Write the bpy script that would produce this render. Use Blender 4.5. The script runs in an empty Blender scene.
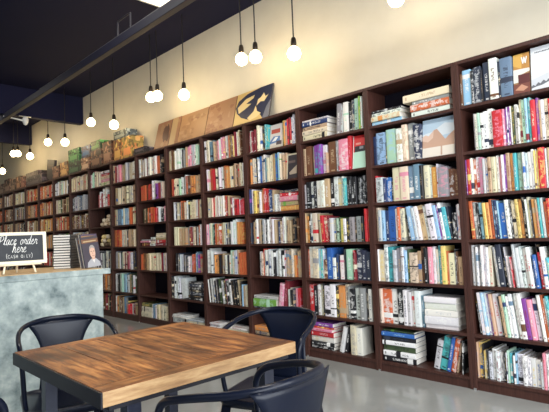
import bpy, bmesh, math, random
from mathutils import Vector, Matrix, Euler
R = math.radians
rnd = random.Random(7)
scn = bpy.context.scene
COL = scn.collection
# ------------------------------------------------------------------ helpers
def link(o, parent=None):
    COL.objects.link(o)
    if parent is not None: o.parent = parent
    return o
def tag(o, label, cat, group=None):
    o['label'] = label; o['category'] = cat
    if group: o['group'] = group
    return o
def thing(name, label, cat, loc=(0,0,0), rz=0.0, group=None):
    o = bpy.data.objects.new(name, None); o.empty_display_size = .05
    link(o); o.location = loc; o.rotation_euler = (0,0,rz)
    return tag(o, label, cat, group)
def struct(o): o['kind'] = 'structure'; return o
class MB:
    """collects polygons with material slots, becomes ONE mesh object"""
    def __init__(s): s.v=[]; s.f=[]; s.m=[]; s.smooth=[]
    def add(s, vs, fs, m=0, sm=False):
        b=len(s.v); s.v += [tuple(v) for v in vs]
        for f in fs: s.f.append([b+i for i in f]); s.m.append(m); s.smooth.append(sm)
        return s
    def box(s, x0,y0,z0,x1,y1,z1, m=0, M=None):
        vs=[Vector(p) for p in ((x0,y0,z0),(x1,y0,z0),(x1,y1,z0),(x0,y1,z0),(x0,y0,z1),(x1,y0,z1),(x1,y1,z1),(x0,y1,z1))]
        if M: vs=[M@v for v in vs]
        return s.add(vs,[(0,3,2,1),(4,5,6,7),(0,1,5,4),(1,2,6,5),(2,3,7,6),(3,0,4,7)],m)
    def prism(s, pts, z0, z1, m=0, M=None, sm=False):
        n=len(pts); vs=[Vector((p[0],p[1],z0)) for p in pts]+[Vector((p[0],p[1],z1)) for p in pts]
        if M: vs=[M@v for v in vs]
        s.add(vs,[tuple(reversed(range(n))),tuple(range(n,2*n))],m)
        b=len(s.v)-2*n
        for i in range(n):
            j=(i+1)%n; s.f.append([b+i,b+j,b+n+j,b+n+i]); s.m.append(m); s.smooth.append(sm)
        return s
    def tube(s, pts, r, n=10, m=0, flat=1.0, caps=True):
        pts=[Vector(p) for p in pts]; k=len(pts); rr = r if isinstance(r,(list,tuple)) else [r]*k
        rings=[]; prev=None
        for i,p in enumerate(pts):
            t=(pts[min(i+1,k-1)]-pts[max(i-1,0)]).normalized()
            if prev is None:
                a = Vector((0,0,1)) if abs(t.z)<.9 else Vector((1,0,0))
                u=(a-t*a.dot(t)).normalized()
            else: u=(prev-t*prev.dot(t)).normalized()
            prev=u; w=t.cross(u)
            rings.append([p+u*(rr[i]*math.cos(2*math.pi*j/n))+w*(rr[i]*flat*math.sin(2*math.pi*j/n)) for j in range(n)])
        vs=[v for ring in rings for v in ring]; fs=[]
        for i in range(k-1):
            for j in range(n):
                j2=(j+1)%n; fs.append((i*n+j,i*n+j2,(i+1)*n+j2,(i+1)*n+j))
        if caps: fs += [tuple(reversed(range(n))), tuple(range((k-1)*n,k*n))]
        return s.add(vs,fs,m,True)
    def lathe(s, prof, n=24, m=0, c=(0,0,0)):
        vs=[]; k=len(prof)
        for r,z in prof:
            for j in range(n):
                a=2*math.pi*j/n; vs.append((c[0]+r*math.cos(a),c[1]+r*math.sin(a),c[2]+z))
        fs=[]
        for i in range(k-1):
            for j in range(n):
                j2=(j+1)%n; fs.append((i*n+j,i*n+j2,(i+1)*n+j2,(i+1)*n+j))
        fs += [tuple(reversed(range(n))), tuple(range((k-1)*n,k*n))]
        return s.add(vs,fs,m,True)
    def build(s, name, mats, parent=None, bevel=0, M=None):
        me=bpy.data.meshes.new(name)
        v=[M@Vector(p) for p in s.v] if M else s.v
        me.from_pydata(v,[],s.f)
        for m in (mats if isinstance(mats,(list,tuple)) else [mats]): me.materials.append(m)
        me.polygons.foreach_set('material_index',s.m); me.polygons.foreach_set('use_smooth',s.smooth)
        me.update()
        o=link(bpy.data.objects.new(name,me),parent)
        if bevel:
            b=o.modifiers.new('Bevel','BEVEL'); b.width=bevel; b.segments=2; b.limit_method='ANGLE'; b.angle_limit=R(40)
        return o
def spline(pts, n=6):
    """Catmull-Rom through points"""
    P=[Vector(p) for p in pts]; out=[]
    for i in range(len(P)-1):
        p0=P[max(i-1,0)]; p1=P[i]; p2=P[i+1]; p3=P[min(i+2,len(P)-1)]
        for k in range(n):
            t=k/n; out.append(.5*((2*p1)+(p2-p0)*t+(2*p0-5*p1+4*p2-p3)*t*t+(3*p1-p0-3*p2+p3)*t**3))
    return out+[P[-1]]
# ------------------------------------------------------------------ materials
def mat(name, color=(.5,.5,.5), rough=.5, metal=0.0, spec=.5, build=None, coat=0):
    m=bpy.data.materials.new(name); m.use_nodes=True; nt=m.node_tree
    b=nt.nodes['Principled BSDF']; b.inputs['Base Color'].default_value=(*color,1)
    b.inputs['Roughness'].default_value=rough; b.inputs['Metallic'].default_value=metal
    b.inputs['Specular IOR Level'].default_value=spec; b.inputs['Coat Weight'].default_value=coat
    if build: build(nt,b)
    return m
def N(nt,t,**kw):
    n=nt.nodes.new(t)
    for k,v in kw.items():
        if k.startswith('i_'): n.inputs[k[2:].replace('_',' ')].default_value=v
        else: setattr(n,k,v)
    return n
def ramp(nt, stops):
    n=nt.nodes.new('ShaderNodeValToRGB'); e=n.color_ramp.elements
    while len(e)<len(stops): e.new(.5)
    for x,(p,c) in zip(e,stops): x.position=p; x.color=(*c,1)
    return n
def noise_col(stops, scale=4, detail=6, stretch=(1,1,1), bump=0, rough=None, coord='Object', rot=(0,0,0)):
    def f(nt,b):
        tc=N(nt,'ShaderNodeTexCoord'); mp=N(nt,'ShaderNodeMapping'); mp.inputs['Scale'].default_value=stretch; mp.inputs['Rotation'].default_value=rot
        nz=N(nt,'ShaderNodeTexNoise'); nz.inputs['Scale'].default_value=scale; nz.inputs['Detail'].default_value=detail; nz.inputs['Roughness'].default_value=.62
        rp=ramp(nt,stops); L=nt.links.new
        L(tc.outputs[coord],mp.inputs[0]); L(mp.outputs[0],nz.inputs['Vector']); L(nz.outputs['Fac'],rp.inputs[0]); L(rp.outputs[0],b.inputs['Base Color'])
        if bump:
            bp=N(nt,'ShaderNodeBump'); bp.inputs['Strength'].default_value=bump; bp.inputs['Distance'].default_value=.01
            L(nz.outputs['Fac'],bp.inputs['Height']); L(bp.outputs[0],b.inputs['Normal'])
        if rough:
            mr=N(nt,'ShaderNodeMapRange'); mr.inputs['To Min'].default_value=rough[0]; mr.inputs['To Max'].default_value=rough[1]
            L(nz.outputs['Fac'],mr.inputs['Value']); L(mr.outputs[0],b.inputs['Roughness'])
    return f
M={}
M['wall']=mat('cream_wall_paint',(.70,.64,.51),.85,build=noise_col([(.3,(.66,.605,.485)),(.7,(.71,.655,.53))],3,4))
M['darkwall']=mat('light_cutting_dark_paint',(.03,.032,.045),.8)  # unseen front wall, coloured dark to cut fill and darken chair reflections
M['plain']=mat('pale_wall_paint',(.6,.58,.54),.9)
M['ceil']=mat('navy_ceiling_paint',(.006,.007,.022),.8,spec=.2,build=noise_col([(.35,(.0070,.0085,.031)),(.65,(.0088,.0092,.033))],.6,2))
M['soffit']=mat('dark_violet_soffit_paint',(.014,.0115,.026),.75,spec=.25)
M['fascia']=mat('fascia_paint',(.020,.018,.028),.6,build=noise_col([(.3,(.0050,.0055,.018)),(.7,(.007,.0072,.022))],9,5))
M['floor']=mat('polished_concrete',(.3,.3,.29),.2,build=noise_col([(.25,(.23,.237,.23)),(.5,(.285,.295,.288)),(.75,(.335,.345,.338))],1.3,8,rough=(.05,.20)))
M['wood']=mat('dark_brown_laminate',(.05,.02,.018),.45,spec=.4,build=noise_col([(.25,(.032,.0115,.0090)),(.55,(.060,.0225,.0165)),(.8,(.090,.037,.026))],5,6,(14,14,1)))
M['back']=mat('shaded_backing_board',(.006,.005,.011),.6,spec=.2)  # shade inside the shelves is put into this near-black navy colour
M['nail']=mat('chrome_glide',(.6,.6,.6),.3,.9)
M['concrete']=mat('pale_grey_concrete',(.45,.5,.5),.7,build=noise_col([(.32,(.085,.12,.125)),(.43,(.21,.26,.26)),(.54,(.31,.365,.355)),(.70,(.50,.55,.53))],6.5,10,bump=.2))
M['tan']=mat('tan_wood',(.42,.27,.13),.5,build=noise_col([(.3,(.36,.22,.10)),(.7,(.50,.34,.18))],6,5,(1,8,1)))
M['steel']=mat('dark_blue_black_steel',(.014,.018,.034),.36,.35,spec=.55,build=noise_col([(.3,(.011,.014,.028)),(.7,(.019,.023,.042))],30,3))
M['steel_flat']=mat('black_steel_band',(.0055,.0055,.010),.5,spec=.3)
M['chair']=mat('chair_navy_black_metal',(.0036,.0058,.0145),.28,.0,spec=.2)
def table_wood(along):
    def f(nt,b):
        L=nt.links.new; tc=N(nt,'ShaderNodeTexCoord'); mp=N(nt,'ShaderNodeMapping')
        mp.inputs['Scale'].default_value=(1.6,14,14) if along=='x' else (14,1.6,14)
        n1=N(nt,'ShaderNodeTexNoise'); n1.inputs['Scale'].default_value=3.2; n1.inputs['Detail'].default_value=9; n1.inputs['Roughness'].default_value=.62; n1.inputs['Distortion'].default_value=.6
        n2=N(nt,'ShaderNodeTexNoise'); n2.inputs['Scale'].default_value=4.2; n2.inputs['Detail'].default_value=4
        L(tc.outputs['Object'],mp.inputs[0]); L(mp.outputs[0],n1.inputs['Vector']); L(tc.outputs['Object'],n2.inputs['Vector'])
        r1=ramp(nt,[(.30,(.038,.011,.005)),(.43,(.13,.040,.013)),(.53,(.31,.115,.033)),(.68,(.50,.235,.075))])
        r2=ramp(nt,[(.36,(.22,.17,.16)),(.62,(1.0,1.0,1.0))])
        mx=N(nt,'ShaderNodeMix',data_type='RGBA',blend_type='MULTIPLY'); mx.inputs[0].default_value=.9
        L(n1.outputs['Fac'],r1.inputs[0]); L(n2.outputs['Fac'],r2.inputs[0]); L(r1.outputs[0],mx.inputs[6]); L(r2.outputs[0],mx.inputs[7])
        L(mx.outputs[2],b.inputs['Base Color'])
        mr=N(nt,'ShaderNodeMapRange'); mr.inputs['To Min'].default_value=.28; mr.inputs['To Max'].default_value=.46
        L(n1.outputs['Fac'],mr.inputs['Value']); L(mr.outputs[0],b.inputs['Roughness'])
        bp=N(nt,'ShaderNodeBump'); bp.inputs['Strength'].default_value=.12; bp.inputs['Distance'].default_value=.004
        L(n1.outputs['Fac'],bp.inputs['Height']); L(bp.outputs[0],b.inputs['Normal'])
    return f
M['table_x']=mat('walnut_plank_wood',(.3,.12,.05),.35,spec=.3,build=table_wood('x'))
M['table_y']=mat('walnut_border_wood',(.3,.12,.05),.35,spec=.3,build=table_wood('y'))
M['table_edge']=mat('daylit_edge_wood',(.55,.36,.18),.5,build=noise_col([(.25,(.19,.095,.04)),(.5,(.32,.19,.085)),(.75,(.45,.30,.15))],7,6,(14,1.4,10)))  # daylight on the window-side edge is put into a paler wood colour
M['cream']=mat('cream_painted_frame',(.78,.70,.52),.5)
M['board']=mat('black_chalkboard',(.022,.026,.032),.7,build=noise_col([(.3,(.018,.021,.027)),(.7,(.034,.037,.043))],9,4))
M['chalk']=mat('white_chalk_paint',(.85,.85,.82),.8)
M['cord']=mat('black_cord',(.012,.010,.009),.6)
M['socket']=mat('bronze_black_socket',(.025,.018,.013),.4,.5)
M['white']=mat('white_plastic',(.75,.75,.73),.4)
M['page']=mat('page_edges',(.78,.74,.66),.85,build=noise_col([(.35,(.66,.62,.54)),(.65,(.86,.83,.77))],40,2,(30,1,1)))
def em(name,c,s):
    m=bpy.data.materials.new(name); m.use_nodes=True; nt=m.node_tree; nt.nodes.clear()
    o=nt.nodes.new('ShaderNodeOutputMaterial'); e=nt.nodes.new('ShaderNodeEmission'); e.inputs[0].default_value=(*c,1); e.inputs[1].default_value=s
    nt.links.new(e.outputs[0],o.inputs[0]); return m
M['bulb']=em('lit_bulb_glass',(1.0,.75,.40),30.0)
M['panel']=em('lit_ceiling_panel',(1.0,.93,.78),2.2)
def flat(c, rough=.5):
    k='flat_%02x%02x%02x'%tuple(int(max(0,min(1,x))*255) for x in c)
    if k not in M: M[k]=mat('printed_'+k[5:],c,rough)
    return M[k]
# one printed-cover material driven by per-corner colour attributes
def book_mat(name, rough):
    def f(nt,b):
        L=nt.links.new
        col=N(nt,'ShaderNodeAttribute',attribute_name='col'); acc=N(nt,'ShaderNodeAttribute',attribute_name='acc')
        uv=N(nt,'ShaderNodeUVMap',uv_map='spine'); sp=N(nt,'ShaderNodeSeparateXYZ'); L(uv.outputs[0],sp.inputs[0])
        seed=acc.outputs['Alpha']
        def mth(op,a,b_=None,c=None):
            n=N(nt,'ShaderNodeMath',operation=op)
            for i,x in enumerate((a,b_,c)):
                if x is None: continue
                if isinstance(x,(int,float)): n.inputs[i].default_value=x
                else: L(x,n.inputs[i])
            return n.outputs[0]
        def frac(k,o): return mth('FRACT',mth('MULTIPLY_ADD',seed,k,o))
        def inside(x,a,b2): return mth('MULTIPLY',mth('GREATER_THAN',x,a),mth('LESS_THAN',x,b2))
        u,v=sp.outputs[0],sp.outputs[1]
        cv=N(nt,'ShaderNodeCombineXYZ'); L(mth('MULTIPLY',u,3.0),cv.inputs[0]); L(mth('MULTIPLY',v,34.0),cv.inputs[1]); L(mth('MULTIPLY',seed,300.0),cv.inputs[2])
        nz=N(nt,'ShaderNodeTexNoise'); nz.inputs['Scale'].default_value=1.0; nz.inputs['Detail'].default_value=2; L(cv.outputs[0],nz.inputs['Vector'])
        ink=mth('GREATER_THAN',nz.outputs['Fac'],.50)
        v0=mth('MULTIPLY_ADD',frac(7.3,.1),.22,.22); v1=mth('MULTIPLY_ADD',frac(13.7,.3),.22,.66)
        title=mth('MULTIPLY',mth('MULTIPLY',inside(u,.30,.70),inside(v,v0,v1)),ink)
        logo=mth('MULTIPLY',inside(u,.28,.72),inside(v,.05,.09))
        # a colour block across the spine on some books
        b0=mth('MULTIPLY_ADD',frac(29.1,.6),.75,.05); b1=mth('ADD',b0,mth('MULTIPLY_ADD',frac(41.9,.2),.14,.03))
        band=mth('MULTIPLY',inside(v,b0,b1),mth('GREATER_THAN',frac(3.1,.77),.70))
        c2=N(nt,'ShaderNodeCombineXYZ'); L(mth('MULTIPLY',u,1.6),c2.inputs[0]); L(mth('MULTIPLY',v,8.0),c2.inputs[1]); L(mth('MULTIPLY',seed,517.0),c2.inputs[2])
        n2=N(nt,'ShaderNodeTexNoise'); n2.inputs['Scale'].default_value=1.0; n2.inputs['Detail'].default_value=3; L(c2.outputs[0],n2.inputs['Vector'])
        busy=mth('MULTIPLY',mth('MULTIPLY',mth('GREATER_THAN',n2.outputs['Fac'],.55),mth('GREATER_THAN',frac(17.7,.21),.62)),.42)
        mask=mth('MAXIMUM',mth('MAXIMUM',mth('MAXIMUM',busy,mth('MULTIPLY',title,.7)),mth('MULTIPLY',logo,.8)),band)
        mx=N(nt,'ShaderNodeMix',data_type='RGBA'); L(mask,mx.inputs[0]); L(col.outputs['Color'],mx.inputs[6]); L(acc.outputs['Color'],mx.inputs[7])
        L(mx.outputs[2],b.inputs['Base Color'])
    return mat(name,(.5,.5,.5),rough,spec=.4,build=f)
M['book']=book_mat('printed_book_cover',.42)

def boxmat(a,c,scale=26):
    k='box_%s_%s'%(a,c)
    if k not in M:
        def f(nt,b):
            L=nt.links.new; tc=N(nt,'ShaderNodeTexCoord'); vo=N(nt,'ShaderNodeTexVoronoi'); vo.inputs['Scale'].default_value=scale; vo.inputs['Randomness'].default_value=.8
            sp=N(nt,'ShaderNodeSeparateColor'); d=tuple(x*.35 for x in a)
            rp=ramp(nt,[(0,d),(.22,a),(.62,c),(.85,tuple(min(.8,x*1.5) for x in c))]); rp.color_ramp.interpolation='CONSTANT'
            L(tc.outputs['Object'],vo.inputs['Vector']); L(vo.outputs['Color'],sp.inputs[0]); L(sp.outputs[0],rp.inputs[0]); L(rp.outputs[0],b.inputs['Base Color'])
        M[k]=mat('printed_cardboard',a,.5,build=f)
    return M[k]
# ------------------------------------------------------------------ the room
W, NB, H, DEP = .8, 16, 2.395, .28
SH = [.085,.395,.74,1.075,1.40,1.715,2.055]          # shelf heights, bottom to top
XL, XR, YF, YB, ZC, ZU = -13.2, 4.6, -6.6, .30, 3.86, 4.02
struct(MB().box(XL,YF,-.1,XR,YB,0).build('floor',M['floor']))
struct(MB().box(XL,YB,0,XR,YB+.15,4.3).build('wall_back',M['wall']))
struct(MB().box(XL-.15,YF,0,XL,YB+.15,4.3).build('wall_left',M['wall']))
struct(MB().box(XL-.15,YF-.15,0,XR+.15,YF,4.3).build('wall_front',M['darkwall']))
struct(MB().box(XL-.15,YF-.15,ZC,XR+.15,YB,4.3).build('ceiling',M['ceil']))
struct(MB().box(XL,-1.05,3.265,XR,-.98,3.36).build('trim_1',M['fascia'],bevel=.006))   # long steel joist under the cross beams
for i,(x,zb) in enumerate(((-7.26,3.36),(-10.05,3.42))):
    struct(MB().box(x-.14,-5.0,zb,x,YB,ZC).build('trim_%d'%(i+2),M['ceil'], bevel=.004))
# glazed shop front on the daylight side
g=mat('clear_window_glass',(1,1,1),.02)
nt=g.node_tree; tr=N(nt,'ShaderNodeBsdfTransparent'); gl=N(nt,'ShaderNodeBsdfGlossy'); gl.inputs['Roughness'].default_value=.02; mx=N(nt,'ShaderNodeMixShader'); mx.inputs[0].default_value=.06
nt.links.new(tr.outputs[0],mx.inputs[1]); nt.links.new(gl.outputs[0],mx.inputs[2]); nt.links.new(mx.outputs[0],nt.nodes['Material Output'].inputs[0])
wr=MB().box(XR,YF,0,XR+.15,YB,.35).box(XR,YF,3.3,XR+.15,YB,4.3)
edges=[(-6.6,-6.3),(-4.35,-4.15),(-2.2,-2.0),(.0,.30)]
for a,b in edges: wr.box(XR,a,.35,XR+.15,b,3.3)
struct(wr.build('wall_right',M['plain']))
for i in range(3):
    a,b=edges[i][1],edges[i+1][0]
    fr=MB()
    for q in ((a,.35,a+.06,3.3),(b-.06,.35,b,3.3),(a+.06,.35,b-.06,.41),(a+.06,3.24,b-.06,3.3),(a+.06,2.5,b-.06,2.56)):
        fr.box(XR+.04,q[0],q[1],XR+.10,q[2],q[3])
    w=struct(fr.build('window_%d'%(i+1),M['steel_flat']))
    MB().box(XR+.066,a+.06,.41,XR+.074,b-.06,3.24).build('pane',g,w)
# ------------------------------------------------------------------ bookcases
ORD=['','second','third','fourth','fifth','sixth','seventh','eighth','ninth','tenth','eleventh','twelfth','thirteenth','fourteenth','fifteenth','sixteenth','seventeenth','eighteenth','nineteenth','twentieth']
def ordn(i): # 0-based
    return 'first' if i==0 else (ORD[i] if i<len(ORD) else '%dth'%(i+1))
BAYN=['rightmost bookcase']+['%s bookcase from right'%ORD[i] for i in range(1,NB)]
HINT=['holding big art books','with the mountain picture cover and white stack','with a red and mint cover','with a rainbow run of spines',
 'right of the pictures\' reddish pair','with black magazines lying low','with one empty shelf low down','just right of the counter end',
 'holding paper flowers','under the green boxes','under the orange box','under the dark tilted folder','behind the sign and counter','under the long dark box','under the red brown boxes','farthest, at the left edge']
def bookcase(k):
    x=-W*k; t=thing('bookcase','dark brown %s, %s'%(BAYN[k],HINT[k]),'bookcase',(x,0,0),group='dark brown bookcases along the wall')
    for sx in (.0006,W-.0266): MB().box(sx,0,0,sx+.026,DEP,H-.026).build('side_panel',M['wood'],t,bevel=.0015)
    MB().box(.0006,-.002,H-.026,W-.0006,DEP,H).build('top_panel',M['wood'],t,bevel=.0015)
    MB().box(.026,DEP-.012,.0,W-.026,DEP-.004,H-.026).build('back_panel',M['back'],t)
    MB().box(.026,.012,0,W-.026,.03,SH[0]-.022).build('plinth',M['wood'],t)
    for z in SH: MB().box(.026,.003,z-.022,W-.026,DEP-.012,z).build('shelf',M['wood'],t,bevel=.001)
    if k<7:
        MB().box(.002,-.006,0,.022,-.0005,.014).build('floor_glide',M['nail'],t)
for k in range(NB): bookcase(k)
# ------------------------------------------------------------------ books
PAL=dict(w=(.80,.80,.78),c=(.72,.64,.48),e=(.50,.36,.22),a=(.30,.30,.31),s=(.55,.57,.58),k=(.016,.016,.02),d=(.035,.045,.075),n=(.022,.045,.13),b=(.035,.13,.42),
 l=(.33,.55,.72),q=(.15,.24,.34),t=(.08,.42,.46),g=(.16,.38,.07),m=(.45,.70,.52),z=(.055,.085,.04),y=(.76,.58,.18),o=(.68,.30,.09),r=(.58,.035,.045),p=(.70,.27,.36),
 v=(.26,.07,.36),u=(.15,.07,.035),x=(.22,.03,.04),j=(.55,.13,.05),i=(.76,.68,.46))
CN=dict(w='white',c='cream',e='tan',a='grey',s='light grey',k='black',d='charcoal',n='navy',b='blue',l='light blue',q='slate blue',t='turquoise',g='green',m='pale green',z='dark olive',y='yellow',o='orange',r='red',p='pink',v='purple',u='brown',x='maroon',j='rust red',i='pale yellow')
DARK='kdnqzvuxgbr'
def ROT(lean): return Matrix.Rotation(R(lean),4,'Y')
BOOKS=[]   # every book as a record; drawn later
def rec(bay,row,c,acc,Mx,w,h,d,cen,kind,order,stack=None):
    if not acc: acc = rnd.choice('wwcye') if c in DARK+'jatp' else rnd.choice('kkdnrbuxa')
    base=PAL[c]; f=rnd.uniform(.86,1.1); col=tuple(min(.84,max(.008,ch*f*rnd.uniform(.93,1.07))) for ch in base)
    BOOKS.append(dict(bay=bay,row=row,c=c,acc=PAL[acc],M=Mx,w=w,h=h,d=d,cen=cen,kind=kind,order=order,stack=stack,col=col,seed=rnd.random()))
def shelf_gap(row):
    i=7-row; top=(SH+[H-.004])[i+1]; return SH[i], top-SH[i]-.022
def standing(bay,row,txt):
    z0,g=shelf_gap(row)
    toks=[]
    for tok in txt.split():
        q=tok.split(':'); w0=int(q[1]); x0=int(q[0][1:]); lim=32 if bay in (3,) else (24 if bay>3 else 99)
        if w0>lim and not (len(q)>3 and q[3] not in ('','0') and abs(int(q[3]))>5):
            k=2 if w0<lim*2 else 3; xx=x0
            for i in range(k):
                wi=w0/k*rnd.uniform(.8,1.15) if i<k-1 else x0+w0-xx
                c=q[0][0] if i==0 or rnd.random()<.45 else rnd.choice({'w':'csw','c':'wie','i':'cew','j':'rou','r':'xjw','k':'daw','e':'cui','a':'ksd','o':'jie','u':'ejk'}.get(q[0][0],'wce'))
                toks.append('%s%d:%d:%s'%(c,xx,max(6,wi),':'.join(q[2:]))); xx+=wi
        else: toks.append(tok)
    txt=' '.join(toks); prev=None
    for n,tok in enumerate(txt.split()):
        q=tok.split(':'); c=q[0][0]; x0=int(q[0][1:])/1000; w0=int(q[1])/1000; hh=int(q[2])/100; L=int(q[3]) if len(q)>3 else 0; acc=q[4] if len(q)>4 else ''
        h=min(g*hh*rnd.uniform(.93,1.03),g-.008); th=R(L); w=(w0-.0012)*math.cos(th)
        while h*math.cos(th)+w*abs(math.sin(th))>g-.006: h*=.97
        zc=z0+h/2*math.cos(th)+w/2*abs(math.sin(th))+.0006
        Rm=ROT(L); yf=rnd.uniform(.018,.05); xc=-W*bay+x0+w0/2
        off=h/2*abs(math.sin(th))+w/2*math.cos(th)
        xc=min(max(xc,-W*bay+.0275+off),-W*bay+W-.0275-off)
        sn=math.sin(th); cs=math.cos(th)
        lb,lt=xc-h/2*sn-w/2*cs, xc+h/2*sn-w/2*cs
        if prev:
            pb,pt,ph=prev; f=min(1,h/ph); need=(.004 if abs(th-pth)>.03 else (w*sn*sn*1.2+.0008 if abs(th)>.02 else 0))+max(pb-lb, (pb+(pt-pb)*f)-(lb+(lt-lb)*min(1,ph/h)))
            if need>-.0003+(.004 if abs(th-pth)>.03 else 0)*0:
                xc+=need+.0006
                if xc+off>-W*bay+W-.0272: continue
                lb,lt=xc-h/2*sn-w/2*cs, xc+h/2*sn-w/2*cs
        prev=(lb+w*cs,lt+w*cs,h); pth=th
        cen=Vector((xc,yf,zc)); org=cen-Rm@Vector((0,0,h/2))
        rec(bay,row,c,acc,Matrix.Translation(org)@Rm,w,h,rnd.uniform(.15,.205),cen,'stand',n)
def stack(bay,row,x0,x1,items,z=None,name='left',jit=2.0,x_end=None):
    z0,g=shelf_gap(row); zz=z0 if z is None else z; zz+=.0006
    for n,it in enumerate(items):
        c,th=it[0],it[1]; acc=it[2] if len(it)>2 else ''
        L=(x1-x0)*(it[3] if len(it)>3 else rnd.uniform(.94,1.0)); xs=x0+(x1-x0-L)*rnd.uniform(.2,.8); d=rnd.uniform(.17,.2)
        rz=rnd.uniform(-jit,jit); yf=rnd.uniform(.016,.04)
        xs=max(xs,.03); L=min(L,.768-xs)
        Mx=Matrix.Translation((-W*bay+xs+L/2,yf+.1,zz+th/2))@Matrix.Rotation(R(rz),4,'Z')@Matrix.Translation((-L/2,-.1,0))@Matrix.Rotation(R(90),4,'Y')
        rec(bay,row,c,acc,Mx,th-.0008,L,d,Vector((-W*bay+xs+L/2,yf,zz+th/2)),'flat',n,name)
        zz+=th+.0004
    return zz
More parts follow.
